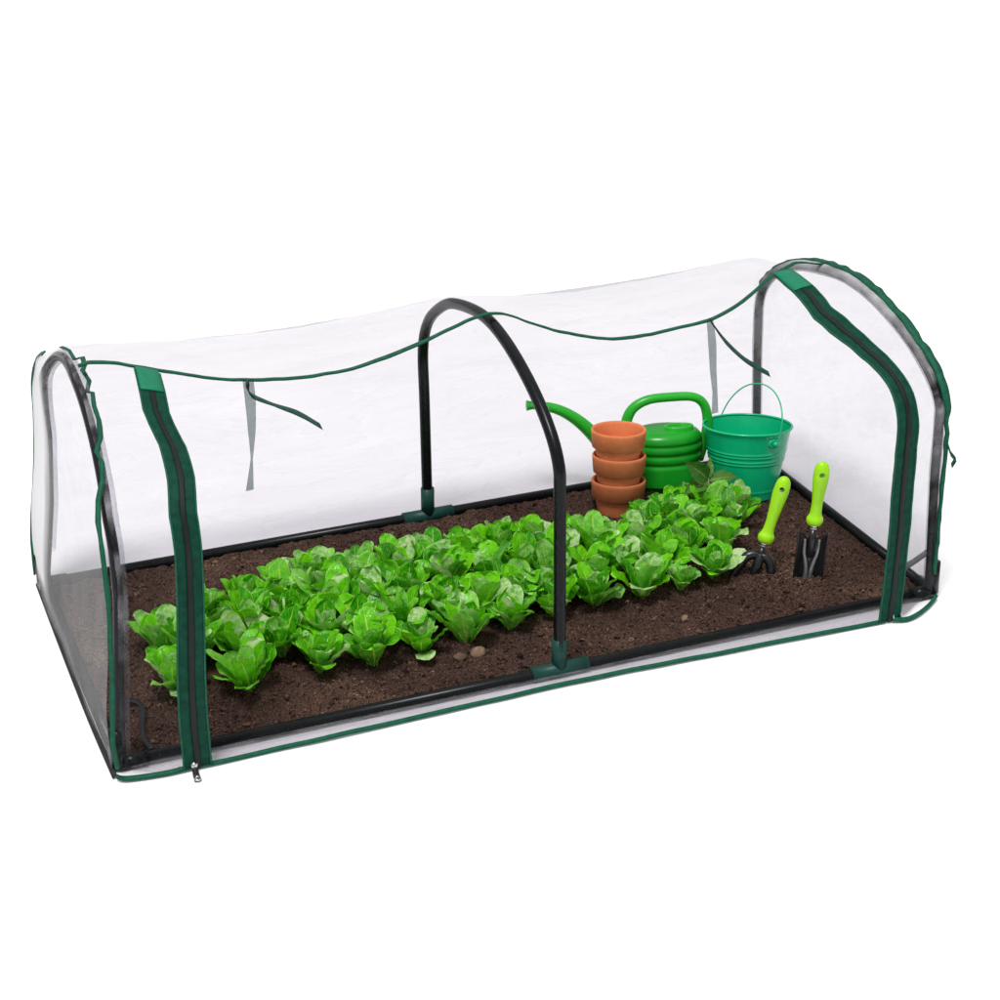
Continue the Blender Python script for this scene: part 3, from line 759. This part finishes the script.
# ------------------------------------------------------------------ lettuces
TONE = []
def leaf_geo(az, base_r, a0, a1, ln, wd, cup, ruf, seed, pale, V, F, UV, PA):
    nu, nv = 8, 13
    p = Vector((base_r, 0, 0)); n0 = len(V)
    rz = Matrix.Rotation(az, 3, 'Z'); ph = seed*7.3; tw = random.uniform(-.35, .35)
    bend = random.uniform(-.25, .25); tone = random.uniform(-.24, .24)
    for j in range(nv+1):
        t = 1-(1-j/nv)**1.5; ang = a0+(a1-a0)*t**1.6
        dirv = Vector((math.cos(ang), 0, math.sin(ang)))
        if j: p = p+dirv*(ln*(t-(1-(1-(j-1)/nv)**1.5)))
        up_ = Vector((-math.sin(ang), 0, math.cos(ang)))
        wv = .15+.85*sstep(.04, .62, t)
        if t > .68: wv *= max(0.0, 1-((t-.68)/.321)**2.4)**.5
        hw = wd*.5*max(wv, .02)
        for i in range(nu+1):
            u = -1+2*i/nu
            x = u*hw
            lift = cup*hw*u*u*(1.25-.95*t) + .0
            edge = ruf*abs(u)**2*math.sin(t*13+ph+u*1.4)*(.3+t) + .0016*math.sin(t*24+ph*2+u*5)
            rib = -.0016*math.exp(-(u/.16)**2)
            c, s_ = math.cos(tw*t), math.sin(tw*t)
            off = up_*(lift+edge+rib)
            q = p + off + Vector((0, x*c, 0)) + up_*(x*s_) + Vector((0, bend*ln*t*t*.5, 0))
            V.append(rz@q); UV.append(((u+1)/2, t)); PA.append(min(.8, pale*(.5+.9*t))); TONE.append(tone)
    for j in range(nv):
        for i in range(nu):
            a = n0+j*(nu+1)+i; F.append((a, a+nu+1, a+nu+2, a+1))
def lettuce_mesh(k):
    random.seed(100+k); TONE.clear(); V = []; F = []; UV = []; PA = []
    R = math.radians
    n_out, n_mid, n_in = random.choice((6, 7)), random.choice((5, 6)), 3
    o0 = random.uniform(0, 6)
    for i in range(n_out):
        leaf_geo(o0+2*PI*i/n_out+random.uniform(-.45, .45), .008, R(random.uniform(54, 80)), R(random.uniform(10, 66)), random.uniform(.078, .112), random.uniform(.044, .056), random.uniform(.1, .55), random.uniform(.0008, .0036), random.random(), max(0, random.gauss(.04, .32)), V, F, UV, PA)
    for i in range(n_mid):
        leaf_geo(o0+.45+2*PI*i/n_mid+random.uniform(-.5, .5), .007, R(random.uniform(66, 86)), R(random.uniform(40, 84)), random.uniform(.084, .122), random.uniform(.040, .052), random.uniform(.2, .75), random.uniform(.0008, .0032), random.random(), max(0, random.gauss(.04, .26)), V, F, UV, PA)
    for i in range(n_in):
        leaf_geo(o0+.2+2*PI*i/n_in+random.uniform(-.3, .3), .003, R(random.uniform(80, 90)), R(random.uniform(70, 90)), random.uniform(.070, .098), random.uniform(.032, .042), random.uniform(.6, 1.0), .0018, random.random(), max(0, random.gauss(.18, .14)), V, F, UV, PA)
    if k in (0, 4):
        leaf_geo(random.uniform(-2.2, -1.2), .010, R(52), R(-10), .074, .044, .25, .002, .3, .55, V, F, UV, PA)
    return V, F, UV, PA
NV = 12
protos = []
for k in range(NV):
    V, F, UV, PA = lettuce_mesh(k)
    o = mesh_obj('lettuce', V, F, M['leaf'], None, True, UV, {'pale': PA, 'tone': list(TONE)}); protos.append(o)
random.seed(77)
ROWS = {
 'front': [(.150, .225, .98), (.307, .162, 1.0), (.452, .172, .98), (.566, .170, 1.02), (.662, .172, .86), (.770, .185, 1.0), (.872, .188, .84), (.985, .208, .90), (1.092, .212, .95), (1.205, .228, 1.0), (1.290, .205, .66), (1.385, .238, .86)],
 'second': [(.225, .285, 1.0), (.36, .262, 1.02), (.475, .268, 1.0), (.59, .268, .98), (.70, .272, 1.0), (.805, .282, 1.0), (.915, .288, .98), (1.02, .300, 1.0), (1.13, .306, .95), (1.235, .316, .96), (1.335, .325, .92), (1.455, .335, .90)],
 'third': [(.175, .36, .95), (.30, .362, 1.0), (.42, .365, .98), (.53, .362, 1.0), (.645, .368, 1.0), (.75, .376, .95), (.86, .384, 1.0), (.97, .390, .98), (1.08, .398, .95), (1.185, .405, .96), (1.29, .412, .92), (1.39, .420, .90), (1.53, .420, .84)],
 'fourth': [(.27, .445, .92), (.39, .455, .98), (.50, .455, 1.0), (.615, .458, .95), (.72, .465, 1.0), (.83, .470, .98), (.94, .478, .92), (1.045, .482, .95), (1.15, .465, .88), (1.255, .460, .82), (1.36, .470, .84), (1.46, .490, .86), (1.585, .490, .78)],
 'back': [(.46, .520, .80), (.575, .525, .82), (.69, .528, .82), (.80, .528, .80), (.91, .528, .78), (1.02, .528, .74), (1.125, .525, .68), (1.23, .522, .60), (1.335, .525, .60), (1.435, .545, .70), (1.53, .550, .74)],
}
def densify(pts, step):
    P = np.array(pts); xs_ = np.linspace(P[0, 0], P[-1, 0], int(round((P[-1, 0]-P[0, 0])/step))+1)
    return [(float(x), float(np.interp(x, P[:, 0], P[:, 1])), float(np.interp(x, P[:, 0], P[:, 2]))) for x in xs_]
for r_ in ('second', 'third', 'fourth', 'back'): ROWS[r_] = densify(ROWS[r_], .088)
ROWS['back'] = [p for p in ROWS['back'] if not 1.10 < p[0] < 1.38]
ORD = ['first', 'second', 'third', 'fourth', 'fifth', 'sixth', 'seventh', 'eighth', 'ninth', 'tenth', 'eleventh', 'twelfth', 'thirteenth', 'fourteenth', 'fifteenth', 'sixteenth', 'seventeenth', 'eighteenth']
FRONT = ['leafy lettuce half hidden behind the left zip, front row', 'broad lettuce of the front row just right of the left zip', 'third lettuce of the front row, counted from the left end', 'fourth lettuce of the front row, counted from the left end', 'small lettuce of the front row, fifth from the left end',
         'tall lettuce of the front row above the two tan pebbles', 'lettuce of the front row just left of the middle hoop', 'lettuce of the front row behind the middle hoop leg', 'lettuce of the front row just right of the middle hoop', 'big lettuce of the front row, third from its right end', 'smallest lettuce, low on the soil near the right end of the front row', 'lettuce of the front row nearest the hand fork']
cnt = 0
for row, pts in ROWS.items():
    for i, (x, y, s) in enumerate(pts):
        k = cnt
        o = protos[k] if k < NV else protos[(k*5+(k//NV)) % NV].copy()
        if k >= NV: C.objects.link(o)
        o.name = 'lettuce' if k == 0 else f'lettuce.{k:03d}'
        x += random.uniform(-.010, .010); y += random.uniform(-.008, .008)
        o.location = (x, y, soil_h(x, y)-.004); o.scale = (s*random.uniform(1.0, 1.12), s*random.uniform(1.0, 1.12), s*random.uniform(.92, 1.06))
        o.rotation_euler = (random.uniform(-.10, .10), random.uniform(-.10, .10), random.uniform(0, 2*PI) if k not in (0, 4) else random.uniform(-.3, .3))
        lab = FRONT[i] if row == 'front' else f'green lettuce of the {row} row from the front, {ORD[i]} from the left' if row != 'back' else f'small green lettuce of the rearmost row, {ORD[i]} from the left'
        tag(o, lab, 'lettuce', 'lettuces planted in rows'); cnt += 1

# young plant with pointed leaves
sg = empty('seedling', 'young plant with dark pointed leaves between watering can and lettuces', 'seedling', (1.530, .545, .01))
V = []; F = []; UV = []; PA = []
def pointed(base, tip, wd, nrm, pale):
    base = Vector(base); tip = Vector(tip); d = tip-base; ln = d.length; d.normalize(); nrm = Vector(nrm); sd = d.cross(nrm).normalized(); nn = sd.cross(d)
    n0 = len(V)
    for j in range(15):
        t = j/14; hw = wd/2*math.sin(PI*min(1, t**.8))**.9*(1-.15*t)+.0006
        for i in range(9):
            u = -1+i/4; V.append(base+d*(ln*t)+sd*(u*hw)+nn*(.35*hw*u*u - .18*ln*(t-.5)**2+.002*math.sin(t*20+u*3)*abs(u))); UV.append(((u+1)/2, t)); PA.append(pale)
    for j in range(14):
        for i in range(8): a = n0+j*9+i; F.append((a, a+9, a+10, a+1))
pointed((.004, 0, .085), (-.068, -.015, .150), .050, (-.3, -.8, .5), .05)
pointed((.0, 0, .082), (-.072, -.02, .072), .042, (-.1, -.5, .8), .25)
pointed((.004, 0, .085), (.075, -.01, .088), .040, (.1, -.5, .8), .3)
pointed((.002, 0, .088), (.02, .03, .13), .020, (0, -.8, .5), .5)
mesh_obj('foliage', V, F, M['sprig'], sg, True, UV, {'pale': PA})
mesh_obj('stem', *tube([(0, 0, -.005), (.002, 0, .04), (.002, 0, .088)], [.003, .0025, .002], 8), M['stem'], sg)

# pebbles
def pebble(loc, r, sc3, mat, label, group='pebbles on the soil'):
    bm = bmesh.new(); bmesh.ops.create_icosphere(bm, subdivisions=3, radius=1)
    for v in bm.verts:
        f = 1+.22*noise.noise(v.co*1.3+Vector(loc)*9)+.05*noise.noise(v.co*5); v.co = Vector((v.co.x*sc3[0], v.co.y*sc3[1], v.co.z*sc3[2]))*f*r
    me = bpy.data.meshes.new('pebble'); bm.to_mesh(me); bm.free(); me.polygons.foreach_set('use_smooth', [True]*len(me.polygons)); me.materials.append(mat)
    o = bpy.data.objects.new('pebble', me); C.objects.link(o); o.location = loc; o.rotation_euler = (0, 0, random.uniform(0, 3)); tag(o, label, 'pebble', group)
for x, y, r, s3, mt, lb in ((.776, .124, .017, (1.1, .8, .7), M['pebble'], 'larger tan pebble, right one of the pair before the lettuces'), (.735, .122, .014, (1, .9, .6), M['pebble2'], 'browner pebble, left one of the pair before the lettuces'),
                        (1.236, .086, .0085, (1.4, .8, .6), M['pebble'], 'small pale pebble alone on the soil right of the middle hoop')):
    pebble((x, y, soil_h(x, y)+r*.25), r, s3, mt, lb)
